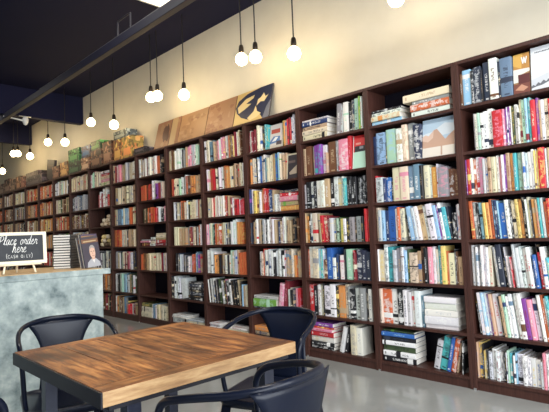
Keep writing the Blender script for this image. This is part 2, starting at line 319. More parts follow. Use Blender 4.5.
CELLS={
 (0,1):'u25:17:80:0 l42:64:90:0:w k106:19:80:0 d125:56:90:0:s k182:10:80:0 d191:45:90:0:w w240:56:92:0:u d296:18:84:0 q314:80:94:0:d',
 (0,2):'s101:13:88:0:k w114:20:88:0:g m134:20:88:0 w154:22:88:0:k w176:27:88:0 w202:38:88:0:d r241:66:88:0:p p307:14:88:0 v321:12:88:0 w332:7:88:0 v339:16:88:0:w w355:11:88:0 z366:17:88:0 w383:23:88:0:k w407:11:88:0 c418:18:94:0 m435:22:94:0 l457:17:94:0 t475:18:94:0 r493:29:93:0 v522:17:93:0 e538:13:88:0 w551:23:88:0:k c574:25:88:0:k r599:16:88:0 w615:18:88:0 s633:20:88:0 c653:22:88:0 w675:18:88:0 p693:20:88:0 w712:29:88:0 k741:19:88:0',
 (0,3):'v24:10:92:0 r34:26:90:0:y w60:16:90:0 j76:20:90:0:w w97:27:93:0 p124:28:90:0:a s152:17:90:0 c169:21:90:0 e190:23:90:0:u i213:30:90:0:u w242:18:90:0 p260:14:90:0 c274:8:90:0 w282:17:90:0 v299:15:90:0 e314:25:90:0 o339:18:90:0 w357:7:90:0 t364:20:90:0 m384:23:90:0 c407:12:90:0 w420:17:90:0:b s437:18:90:0 w455:21:90:0 w477:17:90:0 y494:8:90:0 w502:8:90:0 y511:9:90:0 r520:40:93:0 w561:11:90:0 e572:17:90:0 w589:22:90:0 r612:20:90:0 w632:20:90:0 l651:20:90:0 c671:29:90:0 e700:29:90:0',
 (0,4):'j24:26:90:-3:y a50:25:90:-3:w k75:17:90:-3 l92:22:90:-3:k k114:10:90:-3 y124:24:90:-3 o149:22:90:-3:k j170:20:90:-3:k d191:13:90:-3:l n204:18:90:-3:s l222:12:90:-3 b233:44:80:-3 w277:25:86:-3 k303:10:90:-3 i313:28:90:-3 y341:22:90:-3:k o363:22:90:-3 k385:22:90:-3 w407:12:90:-3 c419:17:90:-3:y k437:9:90:-3 o445:23:90:-3:e e469:15:90:-3 t483:15:90:-3 s498:17:90:-3:w j515:22:82:-3 r536:23:85:-3:y o559:17:90:-3 w576:24:90:-3 k600:20:90:-3 y620:20:90:-3 r640:29:90:-3 w669:29:90:-3',
 (0,5):'w27:18:92:0:q w45:17:92:0:q w62:17:92:0:q w80:17:92:0:q w97:17:92:0:q w114:17:92:0:q w131:17:92:0:q c148:26:92:0:r a174:17:92:-5 d191:38:95:-5:w k228:20:92:-5 s248:6:92:-5 w254:13:70:-5:k w266:16:70:-5:k r282:7:70:-5 w289:14:70:-5 s303:17:96:-5:w w320:23:92:-5:s w343:22:92:-5 w365:26:92:-5:r w391:24:92:-5 n415:10:50:-5 b425:24:75:-5:w k449:6:92:-5 r455:23:76:-5:w w478:26:94:-5 t504:19:70:-5:y y523:17:72:-5:b m540:18:92:-5 w558:20:92:-5 b579:20:92:-5 w598:29:92:-5 r628:29:92:-5 w657:29:92:-5',
 (0,6):'u24:5:93:-6 k29:15:70:-6 w44:27:93:-6:l l71:20:93:-6:w w91:17:93:-6:v v108:16:93:-6:w e123:20:93:-6 w144:40:93:-6:r k184:11:90:-6 e195:20:93:-6 m214:21:93:-6 w235:18:93:-6:k w253:28:93:-6:q s282:12:93:-6 w294:18:93:-6 w312:29:93:-6 v341:31:88:-6:x p371:31:88:-6:w w402:27:90:-6 k429:9:93:-6 w438:22:93:-6:a j460:17:93:-6:w w477:13:93:-6 t490:20:93:-6:w g511:15:93:-6 w526:25:93:-6 t551:25:93:-6 w576:29:93:-6 s605:29:93:-6',
 (0,7):'e24:9:88:0:b y33:25:88:0:b k58:12:85:0 y70:22:70:0:w k92:11:75:0 w102:25:66:0:k w128:28:75:0:a w156:26:72:0 w182:23:72:0 k205:11:70:0 d216:11:70:0 w228:6:72:0 m233:12:75:0 t246:16:75:0:w r262:10:62:0 w272:13:70:0 l285:9:72:0 w294:38:70:0:k w332:26:68:0 w358:23:68:0 w381:31:66:0:y w412:33:66:0:b w445:17:60:0 p462:18:82:0:r w480:16:82:0:k w496:23:70:0 r519:25:70:0 w544:30:70:0 w574:29:70:0 k603:29:70:0',
 (1,2):'n24:32:85:0:k l56:94:92:0:k k150:11:60:0 m161:91:94:0:l w262:101:92:0:e a366:122:93:0:w',
 (1,3):'r24:23:82:0:w s47:65:70:0:k n112:27:72:0:w b139:46:74:0:w k185:21:60:0 i206:72:93:0:p c277:76:93:0:p q354:105:93:0:w k458:24:88:0 c482:50:95:0:a w531:20:88:0 o551:47:87:0:y s598:10:88:0 a609:78:84:0:p u686:47:72:0:w u734:35:70:0',
 (1,4):'c24:26:92:0:a s50:29:90:0 l78:27:90:0 n105:34:90:0 b139:69:96:0:n w208:26:90:0:r j234:25:92:0 c259:43:86:0 k302:17:70:-8 l319:42:88:-8:w s361:26:92:-8 w387:27:95:-8 e414:43:95:-8:u w457:31:90:-8:k w488:52:90:-8:k l540:30:92:-8 v570:15:90:-8:w w585:24:92:-8 t609:35:88:-8:w d644:17:85:-8 k682:29:70:0:w s719:11:88:0 w743:22:93:0',
 (1,5):'w24:7:90:0 i31:57:84:0:y w88:35:96:0 t124:50:92:0:d s174:32:88:0 a206:44:88:0:e w250:25:88:0 l275:25:88:0 z300:20:88:0 c320:68:78:0:k e387:32:86:0 u419:30:96:0:k k449:26:88:0 w475:12:88:0 p487:34:92:0:w w521:23:88:0 c543:22:88:0:l t566:31:98:0 y597:37:92:0:g j633:13:80:0 c646:50:80:0:k k696:11:88:0 u708:14:78:0 e722:33:66:0',
 (1,6):'c24:24:88:0:k j48:81:93:0:w w129:62:90:0:k k190:54:90:0:w w244:36:86:0 s280:33:88:0:k w313:32:88:0 w345:55:92:0:s q401:22:80:0:w',
 (1,7):'s495:48:82:12:k t543:63:90:12:k b606:29:88:12:w j634:37:88:12:w e671:17:80:12 k688:14:85:3 a702:53:86:3:k',
 (2,1):'a450:49:88:4 s499:25:90:4 w524:54:92:1:m k578:53:90:1:w d631:13:90:1 m644:41:92:1:z z685:16:92:1 g700:16:92:1 w716:20:95:1',
 (2,2):'e24:34:90:0 u58:68:88:0:e a143:18:85:0 v161:101:90:0:t w263:53:86:0:p e316:17:60:0 u333:95:92:0:e a428:19:88:0 s446:23:88:0 p470:99:93:0:w r569:35:96:0:p',
 (2,3):'a24:18:85:0:k k42:53:90:0:s w95:41:90:0 k136:44:90:0:s w180:54:92:0:e w234:46:92:0:e e280:52:90:0:w k332:45:90:0:w w377:49:92:0 i426:52:90:0:y w478:20:90:0:k t498:33:90:0:m k530:29:86:0:s k560:29:86:0:s k588:29:86:0:s k617:28:86:0:s k645:28:86:0:s k673:28:86:0:s k701:28:86:0:s k729:27:86:0:s',
 (2,4):'e24:7:92:0:o o31:30:88:0 k61:24:88:0 w85:31:92:0 c117:55:90:0:r e171:25:90:-4 r197:36:86:-4 r232:35:82:-4 x268:28:80:-4 s296:35:72:0:c c330:26:72:0 k356:12:70:0 m368:30:72:0 z398:22:72:0 y420:35:72:0:g w455:33:72:0 k488:33:72:0 a521:48:72:0:k k569:24:72:0 a593:55:72:0:k k647:23:72:0 s671:23:72:0 r694:27:92:0:x r721:27:92:0',
 (2,5):'j24:13:88:0:w w37:63:92:0:c i100:65:92:0 l166:25:88:0:m t191:28:88:0 w219:18:88:0 u237:35:60:0 b272:65:90:0:l w338:37:60:0:b n375:27:72:0 k402:22:60:0 w423:51:74:0:p k474:10:88:0 m484:71:92:0:w r555:17:80:0 x572:24:78:0 d596:59:84:0:s d655:49:84:0:s d704:45:84:0:w',
 (2,6):'r24:63:90:0:w k87:45:90:0:w w133:36:86:0 c169:37:93:0 k206:18:92:0 w223:68:90:0:k w291:60:90:0:k k351:30:92:0 o381:71:92:0:e c452:40:92:0 a492:24:92:0 k516:48:86:0:w s564:61:90:0:k a624:55:88:0:w k679:33:90:0 w712:34:86:0 k747:29:93:0:w',
 (2,7):'w396:41:82:14:s k437:36:80:14 c472:53:88:0:a w525:64:88:0:s',
 (3,1):'x24:63:78:0:w x87:77:78:0:w w163:81:88:0 d244:57:86:0 t301:58:88:0 y550:30:84:0 o579:41:86:0 r621:44:88:0:x r665:34:88:0 w698:27:95:0',
 (3,2):'o24:48:90:0 i72:65:88:0 k137:19:88:0 l156:33:88:0 b189:98:92:0:n q287:56:86:0:t i343:40:92:0 e383:61:90:0:o b444:39:92:0:g l483:42:90:0:g c525:66:86:0',
 (3,3):'n24:36:88:0:v y70:68:82:0 y138:76:82:0 o215:21:80:0 j235:45:86:0 r280:55:84:0 n335:56:80:0:w w392:96:60:0',
 (3,4):'d24:18:80:0:o d42:59:80:0:o c100:39:86:0 e139:40:88:0 k179:32:84:0 a211:23:84:0 w234:22:88:0 k256:26:84:0 w282:53:88:0:k x335:74:86:0:e n432:61:78:0:w w493:79:90:0 e572:57:75:0:k u630:86:80:0:e',
 (3,5):'w131:68:78:0:k r199:67:90:0 w266:89:90:0 k355:27:86:0 w382:86:88:0:a k468:14:86:0 w482:34:70:0:k s517:21:86:0 e537:101:88:0:q o638:53:70:0:e e690:53:86:0:a',
 (3,6):'p428:57:88:8:w x485:53:92:8:p s538:40:72:0 k578:13:72:0 d592:40:70:0 p631:30:72:0 r661:36:72:0:p',
 (3,7):'j430:52:72:0 e482:51:72:0 a533:50:72:0 w583:66:72:0 r649:32:72:0 k681:32:72:0',
 (4,1):'w38:101:86:-2:k q139:100:80:-2:k p240:75:78:-2 w315:51:84:-2:p p366:61:82:-2 w427:40:84:-2 j467:42:84:-2 u509:28:84:-2 e536:31:84:-2 y568:29:80:-2:u x597:38:92:-2:r w635:27:92:-2 e662:49:90:-2',
 (4,2):'w60:46:82:-2:p j106:118:82:-2:r d224:40:82:-2 a264:44:82:-2:k w307:61:82:-2 e369:38:82:-2 j407:92:82:-2:e i499:41:82:-2 e540:46:82:-2:o e586:46:82:-2 e632:42:82:-2:r i673:49:82:-2',
 (4,3):'i39:50:80:0 c89:73:80:0:i r162:23:80:0 c185:63:84:0:i i248:72:80:0 w321:61:80:0:i j381:50:80:0:w x431:69:76:0:k x500:49:72:0 r549:86:60:0:x w635:9:60:0 r644:82:60:0:p',
 (4,4):'p24:48:78:0:v m72:64:82:0 a137:36:82:0:m j173:48:82:0 o221:44:82:0:w j264:31:82:0 e295:59:82:0:o d354:34:82:0 n388:36:82:0:w a424:59:82:0 w483:106:90:0:m o589:103:80:0:y',
 (4,5):'w24:44:92:0:a k68:32:72:0 w100:72:80:0:k o172:54:72:0 u226:78:70:0:k e304:40:72:0 w345:62:68:0 k406:37:72:0:o m444:87:84:0:w s531:76:84:0 j607:120:80:0:o',
 (4,6):'w24:6:86:-7:k k30:26:86:-7 s56:26:86:-7:w k82:26:86:-7 w107:34:86:-7 k141:25:86:-7 a166:25:86:-7:w k191:25:86:-7 z216:33:86:-7:w k249:24:86:-7 a274:28:86:-7 k302:20:86:-7 p322:28:86:-7 k350:28:86:-7 a378:24:86:-7 w402:27:86:-7 k429:23:86:-7 e453:23:86:-7 k476:23:86:-7 a499:27:86:-7 k526:30:86:-7 e556:23:86:-7 k579:28:86:0 l607:46:72:0:b m653:48:72:0',
 (5,1):'i24:12:84:0:e i36:63:84:0 u100:72:84:0 z171:52:84:0:e w223:74:84:0:m m298:57:84:0 k355:70:78:0 e425:45:84:0:o p470:79:84:0:w s549:39:86:0 w588:64:84:0:z m652:55:84:0:w',
 (5,2):'j80:76:72:0:x i157:80:72:0 k237:26:72:0 m262:98:72:0:z z361:25:72:0 w385:36:80:0:l j421:119:72:0:a o540:65:72:0 e605:62:72:0:o e666:57:72:0:u',
 (5,3):'w124:36:80:0 d160:105:78:0:w w264:37:80:0 j301:68:80:0:o i369:42:80:0 w411:35:80:0 k447:20:80:0 i467:87:80:0:e i554:98:80:0:e x652:29:80:0 e681:33:80:0',
 (5,4):'i132:165:76:0:c e296:112:76:0:o a409:64:76:0:j x472:35:76:0 w507:86:76:0:e u593:42:76:0:k a635:40:76:0 j675:23:76:0 w698:31:82:0',
 (5,5):'k150:47:74:0:a a197:46:74:0 s243:48:74:0:k k291:45:74:0 a336:89:66:0 w425:65:66:0 d490:30:74:0 j520:55:74:0:p q576:63:78:0:w v639:52:74:0 e691:31:74:0',
 (5,6):'k33:44:88:0 w78:69:86:0:k s147:56:86:0:k w202:121:80:-8:s',
 (6,1):'c24:88:84:0:a k112:45:84:0 x157:122:84:0:e w279:123:84:0 r402:184:84:0:j k586:75:84:0',
 (6,2):'j96:183:70:0:r r279:122:70:0:j w401:77:82:0 v478:80:70:0:k x558:126:70:0:v',
 (6,3):'z117:111:70:0:u u228:102:70:0 j331:116:70:0:r r447:107:70:0:k w554:47:70:0 k601:92:60:0 p692:48:70:0',
 (6,5):'j52:149:74:0:o e201:115:74:0:u i316:112:74:0 i428:110:74:0:c x538:77:74:0 v615:76:74:0 w691:48:74:0',
 (6,7):'q339:86:66:0:s c425:139:66:0:k c564:174:66:0:k',
 (7,1):'q24:84:86:0:d x108:96:86:0 p204:187:86:0:c a392:136:86:0:e c528:198:86:0:e',
 (7,2):'e64:87:82:0 c151:105:82:0:i i256:121:82:0 e377:87:82:0 i463:90:82:0 c553:157:82:0',
 (7,3):'e24:38:84:0 c62:96:84:0 q158:94:84:0 l252:100:84:0:q l353:128:84:0:w e481:56:84:0 j537:117:84:0:e c654:72:84:0',
 (7,4):'j24:218:82:0:o c242:93:82:0 c335:80:82:0 k414:34:82:0 e448:74:82:0:o e522:91:82:0 o614:97:82:0',
 (7,5):'a24:81:82:0 z105:102:82:0:w k208:35:82:0 m243:119:82:0:a x362:94:82:0 p455:92:82:0:w w548:72:82:0 k620:57:82:0',
 (7,6):'s24:66:84:0:a a90:79:84:0 m169:116:84:0:w l285:95:84:0:a q380:75:84:0 z455:110:84:0:g z565:97:84:0',
 (7,7):'r24:60:82:0:o o84:94:82:0 u178:58:82:0 q236:118:82:0:b a354:67:82:0 r422:154:50:0 x575:152:60:0',
}
for (b,r),t in CELLS.items(): standing(b,r,t)
stack(1,1,.03,.325,[('l',.036,'w'),('c',.042,'o'),('w',.030,'k'),('k',.020,'s')],name='left')
stack(1,1,.41,.742,[('w',.045,'k'),('j',.054,'w'),('a',.030)],name='right',jit=1)
stack(1,1,.345,.742,[('i',.060,'e',.99)],z=2.055+.1305,name='upper',jit=.5)
stack(1,6,.432,.70,[('w',.034,'w'),('w',.062,'w'),('w',.050,'s'),('w',.050,'w'),('w',.046,'w')],name='white',jit=4)
stack(1,7,.03,.335,[('k',.046,'w'),('w',.042,'k'),('z',.046,'k'),('w',.036,'k'),('k',.036,'d'),('b',.034,'l'),('z',.016,'g')],name='tall',jit=4)
stack(2,1,.032,.35,[('c',.055),('c',.045),('e',.036,'k'),('n',.044,'w'),('s',.018)],name='left',jit=3)
stack(2,7,.032,.315,[('k',.030,'w'),('k',.034,'w'),('w',.050,'c'),('r',.046,'w'),('p',.026,'r'),('r',.018,'y'),('v',.036,'w')],name='left',jit=4)
stack(3,3,.487,.745,[('o',.050,'y'),('e',.046,'g'),('p',.05,'c'),('r',.034,'w'),('d',.026)],name='right',jit=4)
stack(3,6,.035,.39,[('d',.018),('g',.082,'m'),('s',.034)],name='left',jit=3)
stack(3,7,.03,.26,[('k',.03),('e',.04),('o',.05)],name='left')
stack(5,6,.41,.74,[('k',.034,'w'),('k',.030),('d',.034,'w'),('k',.030),('k',.036,'w'),('d',.030),('k',.03,'w')],name='black',jit=4)
stack(5,7,.03,.36,[('s',.062),('w',.020),('w',.020)],name='left',jit=5)
stack(5,7,.385,.71,[('c',.05),('s',.02)],name='right',jit=4)
stack(4,7,.03,.225,[('w',.03),('s',.022),('w',.02)],name='left')
stack(4,7,.30,.70,[('c',.04),('w',.02)],name='right')
stack(6,4,.06,.30,[('x',.05),('p',.022),('s',.02)],name='left')
stack(6,4,.315,.43,[('w',.035),('c',.03),('a',.025),('w',.03)],name='middle')
stack(6,4,.462,.722,[('x',.04),('r',.04),('e',.03),('i',.035),('c',.025)],name='right')
stack(6,7,.032,.318,[('c',.07,'k'),('c',.07,'k'),('z',.05)],name='left')
# far bookcases: warm, smaller looking rows
FAR={8:['pcmryec','','','','kwdaw','joujo','uejxk'],9:['ceciccec','aqdasaqa','uuxek','ekacz','jeuxj','euckx','jxuae'],10:['wkwmcecw','eecuecez','jjejuje','geicw','xjrex','ceuxa','kaeuj'],
 11:['jjrjeojr','jeoejrue','eyoioe','ocej','jreux','ecaxu','ueckj'],12:['jrjuej','uejejo','jeujce','eioec','jujxe','uaeck','xjeuk'],13:['ceicwcei','aesauec','eueeua','joeuj','ceuxj','aukex','jexuk'],
 14:['eaceuaec','jueaeu','eoeji','ueuja','jexcu','akuex','ujexk'],15:['euecaeuj','ejoeuj','iouej','eujaex','uecjx','keaux','ujxek']}
for b,rows in FAR.items():
    for r,pal in enumerate(rows):
        x=.03; toks=[]
        if not pal: continue
        end=.74 if rnd.random()<.7 else .62
        if b==8 and r+1==1: end=.36
        while x<end:
            w=rnd.uniform(.026,.046); toks.append('%s%d:%d:%d:0'%(pal[len(toks)%len(pal)] if rnd.random()<.75 else rnd.choice(pal),x*1000,w*1000,rnd.randint(72,86))); x+=w+.001
        standing(b,r+1,' '.join(toks))
stack(8,1,.40,.74,[('i',.06,'g'),('p',.045),('c',.05,'r'),('r',.04),('w',.04)],name='right')
standing(8,2,'r330:36:66:0:w w368:28:82:0:r r398:40:60:0:w x440:30:70:0 w472:26:92:0:r r500:44:56:0:w c546:30:96:0:r w578:40:88:0 r620:40:60:0 r662:40:56:0:w')
# camera used to rank the books by their size in view
CAM=Vector((1.5759,-3.4774,1.1662)); FPX=486.38
yaw,pit,rol=R(45.5075),R(3.35813),R(-2.27012)
fwd=Vector((-math.sin(yaw)*math.cos(pit),math.cos(yaw)*math.cos(pit),math.sin(pit))); rgt=Vector((math.cos(yaw),math.sin(yaw),0)); upv=rgt.cross(fwd)
rg2=rgt*math.cos(rol)+upv*math.sin(rol); up2=-rgt*math.sin(rol)+upv*math.cos(rol)
def px(p):
    d=Vector(p)-CAM; z=d.dot(fwd); return 274.5+FPX*d.dot(rg2)/z, 206-FPX*d.dot(up2)/z, z
def area(b):
    if px(b['cen'])[2]<.1: return 0
    q=[px(b['M']@Vector(v)) for v in ((-b['w']/2,0,0),(b['w']/2,0,0),(b['w']/2,0,b['h']),(-b['w']/2,0,b['h']))]
    q=[(min(549,max(0,x)),min(412,max(0,y))) for x,y,z in q]
    return abs(sum(q[i][0]*q[(i+1)%4][1]-q[(i+1)%4][0]*q[i][1] for i in range(4)))/2
NSPECIAL=22     # books in view built further down (facing out, on the counter)
for b in BOOKS: b['area']=area(b)
chosen=sorted(BOOKS,key=lambda b:-b['area'])[:300-NSPECIAL]
for b in chosen: b['pick']=True
# ---- labels that single each book out
SHN=['top shelf','second shelf down','third shelf down','fourth shelf down','fifth shelf down','sixth shelf down','bottom shelf']
cells={}
for b in BOOKS: cells.setdefault((b['bay'],b['row']),[]).append(b)
used_labels=set()
for key,bs in cells.items():
    place='%s, %s'%(SHN[key[1]-1],BAYN[key[0]])
    st=sorted([b for b in bs if b['kind']=='stand'],key=lambda b:b['cen'].x)
    def sig(i): return (st[i]['c'], st[i-1]['c'] if i else '', st[i+1]['c'] if i+1<len(st) else '')
    sigs=[sig(i) for i in range(len(st))]
    for i,b in enumerate(st):
        cn=CN[b['c']]; same=[x for x in st if x['c']==b['c']]; size='thick ' if b['w']>.045 else ''
        lean=' leaning' if b['M'].to_euler().y and abs(math.degrees(b['M'].to_euler().y))>6 else ''
        if len(same)==1: lab='%s%s book%s, the only %s spine, %s'%(size,cn,lean,cn,place)
        elif i==0: lab='%s%s book%s at the far left, %s'%(size,cn,lean,place)
        elif i+1<len(st) and sigs.count(sigs[i])==1:
            l,r=CN[st[i-1]['c']],CN[st[i+1]['c']]
            nb=('two %s ones'%l) if l==r else ('%s and %s ones'%(l,r))
            lab='%s%s book between %s, %s'%(size,cn,nb,place)
        else: lab='%s of the %s books from the left, %s'%(ordn(same.index(b)),cn,place)
        if len(lab.split())>15 or lab in used_labels: lab='%s of the %s books from left, %s'%(ordn(same.index(b)),cn,place)
        b['label']=lab; used_labels.add(lab)
    for nm in {b['stack'] for b in bs if b['kind']=='flat'}:
        fs=sorted([b for b in bs if b['stack']==nm],key=lambda b:-b['cen'].z)
        for i,b in enumerate(fs):
            posn='topmost' if i==0 else ('lowest' if i==len(fs)-1 else '%s from top'%ordn(i))
            b['label']='%s book %s in the %s stack, %s'%(CN[b['c']],posn,nm,place)
def cover_geo(w,h,d,t):
    """outline of a book's cover seen from above: rounded spine and two boards"""
    a=w/2; o=[(-a,d),(-a,.0035),(-a*.8,.0012),(-a*.4,.0),(a*.4,.0),(a*.8,.0012),(a,.0035),(a,d)]
    return o+[(a-t,d),(a-t,.006),(-a+t,.006),(-a+t,d)]
def add_cover(mb,b):
    w,h,d=b['w'],b['h'],b['d']; t=min(.0028,w*.16); out=cover_geo(w,h,d,t); n=len(out); base=len(mb.v)
    mb.prism(out,0,h,0,b['M'] if b.get('bake') else None)
    return n
def book_attrs(me, spans):
    ca=me.attributes.new('col','FLOAT_COLOR','POINT'); aa=me.attributes.new('acc','FLOAT_COLOR','POINT')
    uv=me.uv_layers.new(name='spine')
    vu=[(0,0)]*len(me.vertices)
    for v0,v1,b,nr in spans:
        for i in range(v0,v1):
            ca.data[i].color=(*b['col'],1); aa.data[i].color=(*b['acc'],b['seed'])
            k=i-v0; ring=k%nr
            u=[2,0,.1,.3,.7,.9,1,2][ring] if ring<8 else 2
            vu[i]=(u,0 if k<nr else 1)
    for l in me.loops: uv.data[l.index].uv=vu[l.vertex_index]
def single_book(b, group):
    mb=MB(); n=add_cover(mb,b); o=mb.build('book',M['book']); book_attrs(o.data,[(0,2*n,b,n)])
    o.matrix_world=b['M']; tag(o,b['label'],'book',group)
    w,h,d=b['w'],b['h'],b['d']; t=min(.0028,w*.16); i=.0025
    MB().box(-w/2+t,.006,i,w/2-t,d-.003,h-i).build('page_block',M['page'],o)
    return o
def bulk_books(bs):
    mb=MB(); spans=[]
    for b in bs:
        b['bake']=True; v0=len(mb.v); n=add_cover(mb,b); spans.append((v0,len(mb.v),b,n))
    pg=[]
    for b in bs:
        w,h,d=b['w'],b['h'],b['d']; t=min(.0028,w*.16); i=.0025
        mb.box(-w/2+t,.006,i,w/2-t,d-.003,h-i,1,b['M'])
    o=mb.build('books',[M['book'],M['page']]); book_attrs(o.data,spans)
    o['kind']='stuff'; o['label']='rows of smaller books filling the farther bookcases and shelf ends'; o['category']='books'; return o
for b in BOOKS:
    if b.get('pick'): single_book(b,'books on the shelves of the %s'%BAYN[b['bay']])
bulk_books([b for b in BOOKS if not b.get('pick')])
# ---- books that face out, with a picture on the front
def face_book(x,z,y,w,h,th,base,polys,label,lean=7,rz=0,name='book',page=True,cat='book',group=None):
    """x = left edge, picture polygons in 0..1 cover coordinates"""
    mb=MB(); mats=[flat(base)]; idx={}
    mb.box(0,0,0,w,.003,h,0).box(0,th-.003,0,w,th,h,0).box(0,.003,0,.003,th-.003,h,0)
    for col,pts in polys:
        if col not in idx: idx[col]=len(mats); mats.append(flat(col))
        k=len(mb.v); P=[(p[0]*w,-.0004*(1+len(idx)),p[1]*h) for p in pts]
        mb.add(P,[tuple(range(len(P)))],idx[col])
    o=mb.build(name,mats); o.matrix_world=Matrix.Translation((x,y,z+.0006+th*math.sin(R(lean))))@Matrix.Rotation(R(rz),4,'Z')@Matrix.Rotation(R(-lean),4,'X')
    tag(o,label,cat,group)
    if page: MB().box(.003,.003,.003,w-.003,th-.003,h-.003).build('page_block',M['page'],o)
    return o
def rect(a,b,c,d): return [(a,b),(c,b),(c,d),(a,d)]
z0,g=shelf_gap(2)
face_book(-.8+.49,z0,.03,.262,g*.95,.024,(.42,.55,.66),[((.42,.55,.66),rect(0,0,1,1)),((.62,.68,.72),[(0,.62),(.3,.66),(.7,.85),(1,.8),(1,.55),(0,.5)]),((.52,.33,.24),[(0,.28),(0,.56),(.10,.60),(.20,.56),(.36,.70),(.46,.72),(.72,.42),(.82,.50),(1,.62),(1,.2),(0,.2)]),((.66,.47,.37),[(0,.56),(.10,.60),(.20,.56),(.36,.70),(.34,.5),(.18,.4),(0,.45)]),((.72,.66,.58),rect(0,0,1,.25)),((.50,.34,.26),rect(.58,.02,.63,.25))],'large book facing out with a brown mountain on its cover, second shelf down',group=None)
face_book(-1.6+.614,z0,.03,.136,g*.93,.022,(.45,.68,.55),[((.45,.70,.56),rect(0,0,1,.5)),((.62,.03,.03),rect(0,.5,1,1)),((.02,.02,.025),rect(.12,.5,.95,.68)),((.25,.25,.27),rect(.5,.58,.8,.66)),((.75,.3,.25),rect(.2,.72,.6,.78)),((.85,.85,.8),rect(-.0,.0,.05,1))],'book facing out with red upper and mint green lower cover, third bookcase from right')
z1,g1=shelf_gap(1)
wb=face_book(.398,z1,.03,.105,g1*.90,.03,(.30,.16,.06),[((.45,.22,.05),rect(0,.6,1,1)),((.62,.36,.08),[(0,.72),(.5,.62),(.6,1),(0,1)]),((.75,.70,.62),[(0,.42),(1,.52),(1,.60),(0,.62)]),((.70,.68,.62),rect(0,.28,.3,.45)),((.09,.015,.015),rect(.3,.24,1,.47)),((.17,.05,.035),rect(0,0,1,.24)),((.5,.25,.16),[(.1,.1),(.5,.22),(.9,.12),(.6,.05)]),
  ((.9,.88,.82),[(.50,.90),(.57,.90),(.61,.80),(.66,.90),(.71,.90),(.76,.80),(.80,.90),(.87,.90),(.79,.73),(.73,.73),(.685,.82),(.64,.73),(.58,.73)])],'gold and brown book facing out with a white letter on top, rightmost bookcase',lean=6)
def blocks(n,x0,x1,z,hz,seed):
    r=random.Random(seed); out=[]; x=x0
    while x<x1-.01:
        wd=r.uniform(.02,.05); out.append(((.10,.11,.13),rect(x,z,min(x+wd,x1),z+hz*r.uniform(.7,1)))); x+=wd+.014
    return out
hills=[((.12,.13,.15),[(0,.10),(.06,.13),(.11,.10),(.2,.17),(.26,.13),(.35,.2),(.42,.15),(.55,.24),(.68,.16),(.8,.22),(1,.12),(1,.08),(.7,.1),(.5,.14),(.3,.09),(.15,.08),(0,.05)])]
face_book(.512,z1,.028,.215,g1*.95,.026,(.62,.65,.68),[((.66,.69,.72),rect(0,0,1,1)),((.55,.58,.62),[(0,.25),(.5,.35),(1,.28),(1,.15),(0,.12)])]+blocks(0,.12,.8,.86,.035,3)+hills,'pale grey book facing out with dark hills drawn low, right end of top shelf',lean=6)
face_book(-2.4+.365,z1,.035,.172,g1*.80,.022,(.6,.55,.5),[((.62,.58,.54),rect(0,0,1,1)),((.45,.08,.05),rect(.1,.62,.85,.80)),((.10,.20,.40),[(0,.30),(.3,.5),(.85,.48),(.85,.25),(0,.2)]),((.75,.76,.76),[(.15,.28),(.45,.46),(.7,.45),(.5,.3)]),((.08,.06,.07),rect(.55,.12,1,.28)),((.55,.5,.42),rect(0,0,1,.12))],'book facing out with a blue and white picture under a red title, fourth bookcase',lean=6)
face_book(-2.4+.590,z0,.035,.145,g*.80,.022,(.03,.025,.03),[((.035,.028,.035),rect(0,0,1,1)),((.62,.56,.40),rect(0,.94,1,1)),((.40,.33,.25),[(.25,.25),(.95,.52),(.95,.18),(.3,.16)]),((.14,.10,.09),rect(.1,.62,.8,.72)),((.62,.56,.40),rect(0,0,.10,1))],'dark book facing out with a cream border, second shelf of fourth bookcase',lean=6)
z4,g4=shelf_gap(4)
# pale bundles and flowers on the bookcase behind the counter
def bundle(bay,row,n,x0,x1,cols,label,seed,name):
    z,gg=shelf_gap(row); r=random.Random(seed); mb=MB(); mats=[flat(c) for c in cols]
    for i in range(n):
        lev=i%3; cx=r.uniform(x0+.05*lev,x1-.03*lev); cz=z+.04+lev*.062
        mb.lathe([(.004,-.034),(.026,-.028),(.038,-.006),(.032,.02),(.012,.034),(.003,.036)],9,r.randrange(len(cols)),(-W*bay+cx,r.uniform(.06,.15),cz))
    o=mb.build(name,mats); return tag(o,label,'flowers')
bundle(8,3,20,.30,.74,[(.66,.52,.36),(.72,.62,.46),(.50,.34,.20)],'heap of cream paper flowers, third shelf down behind the leaning portrait books',5,'paper_flowers')
bundle(8,4,22,.20,.72,[(.76,.58,.25),(.66,.55,.4),(.14,.09,.05),(.80,.70,.45)],'heap of yellow and cream paper flowers on the shelf below the cream ones',6,'paper_flowers')
# ------------------------------------------------------------------ boxes on top of the bookcases
def top_box(x0,x1,h,y0,d,col,acc,label,name='storage_box',z=H,rz=0,ry=0):
    w=x1-x0; mb=MB().box(-w/2,0,0,w/2,d,h*.62).box(-w/2-.002,-.002,h*.62,w/2+.002,d+.002,h)
    P=[flat(col),flat(acc)]
    r=random.Random(int(x0*-991)); 
    o=MB().box(-w/2,0,0,w/2,d,h*.68,0).build(name,boxmat(tuple(c*.75 for c in col),tuple(c*.8 for c in acc)),bevel=.003)
    o.location=((x0+x1)/2,y0,z+.001); o.rotation_euler=(0,R(ry),R(rz)); tag(o,label,'box')
    lid=MB().box(-w/2-.004,-.004,h*.68,w/2+.004,d+.004,h,0)
    lid.build('lid',boxmat(tuple(c*.55 for c in col),acc,15),o,bevel=.003)
    lb=MB().box(-w*.36,-.0025,h*.18,w*.30,0,h*.50,0); lb.build('printed_label',P[1],o)
    return o
Y0=.06
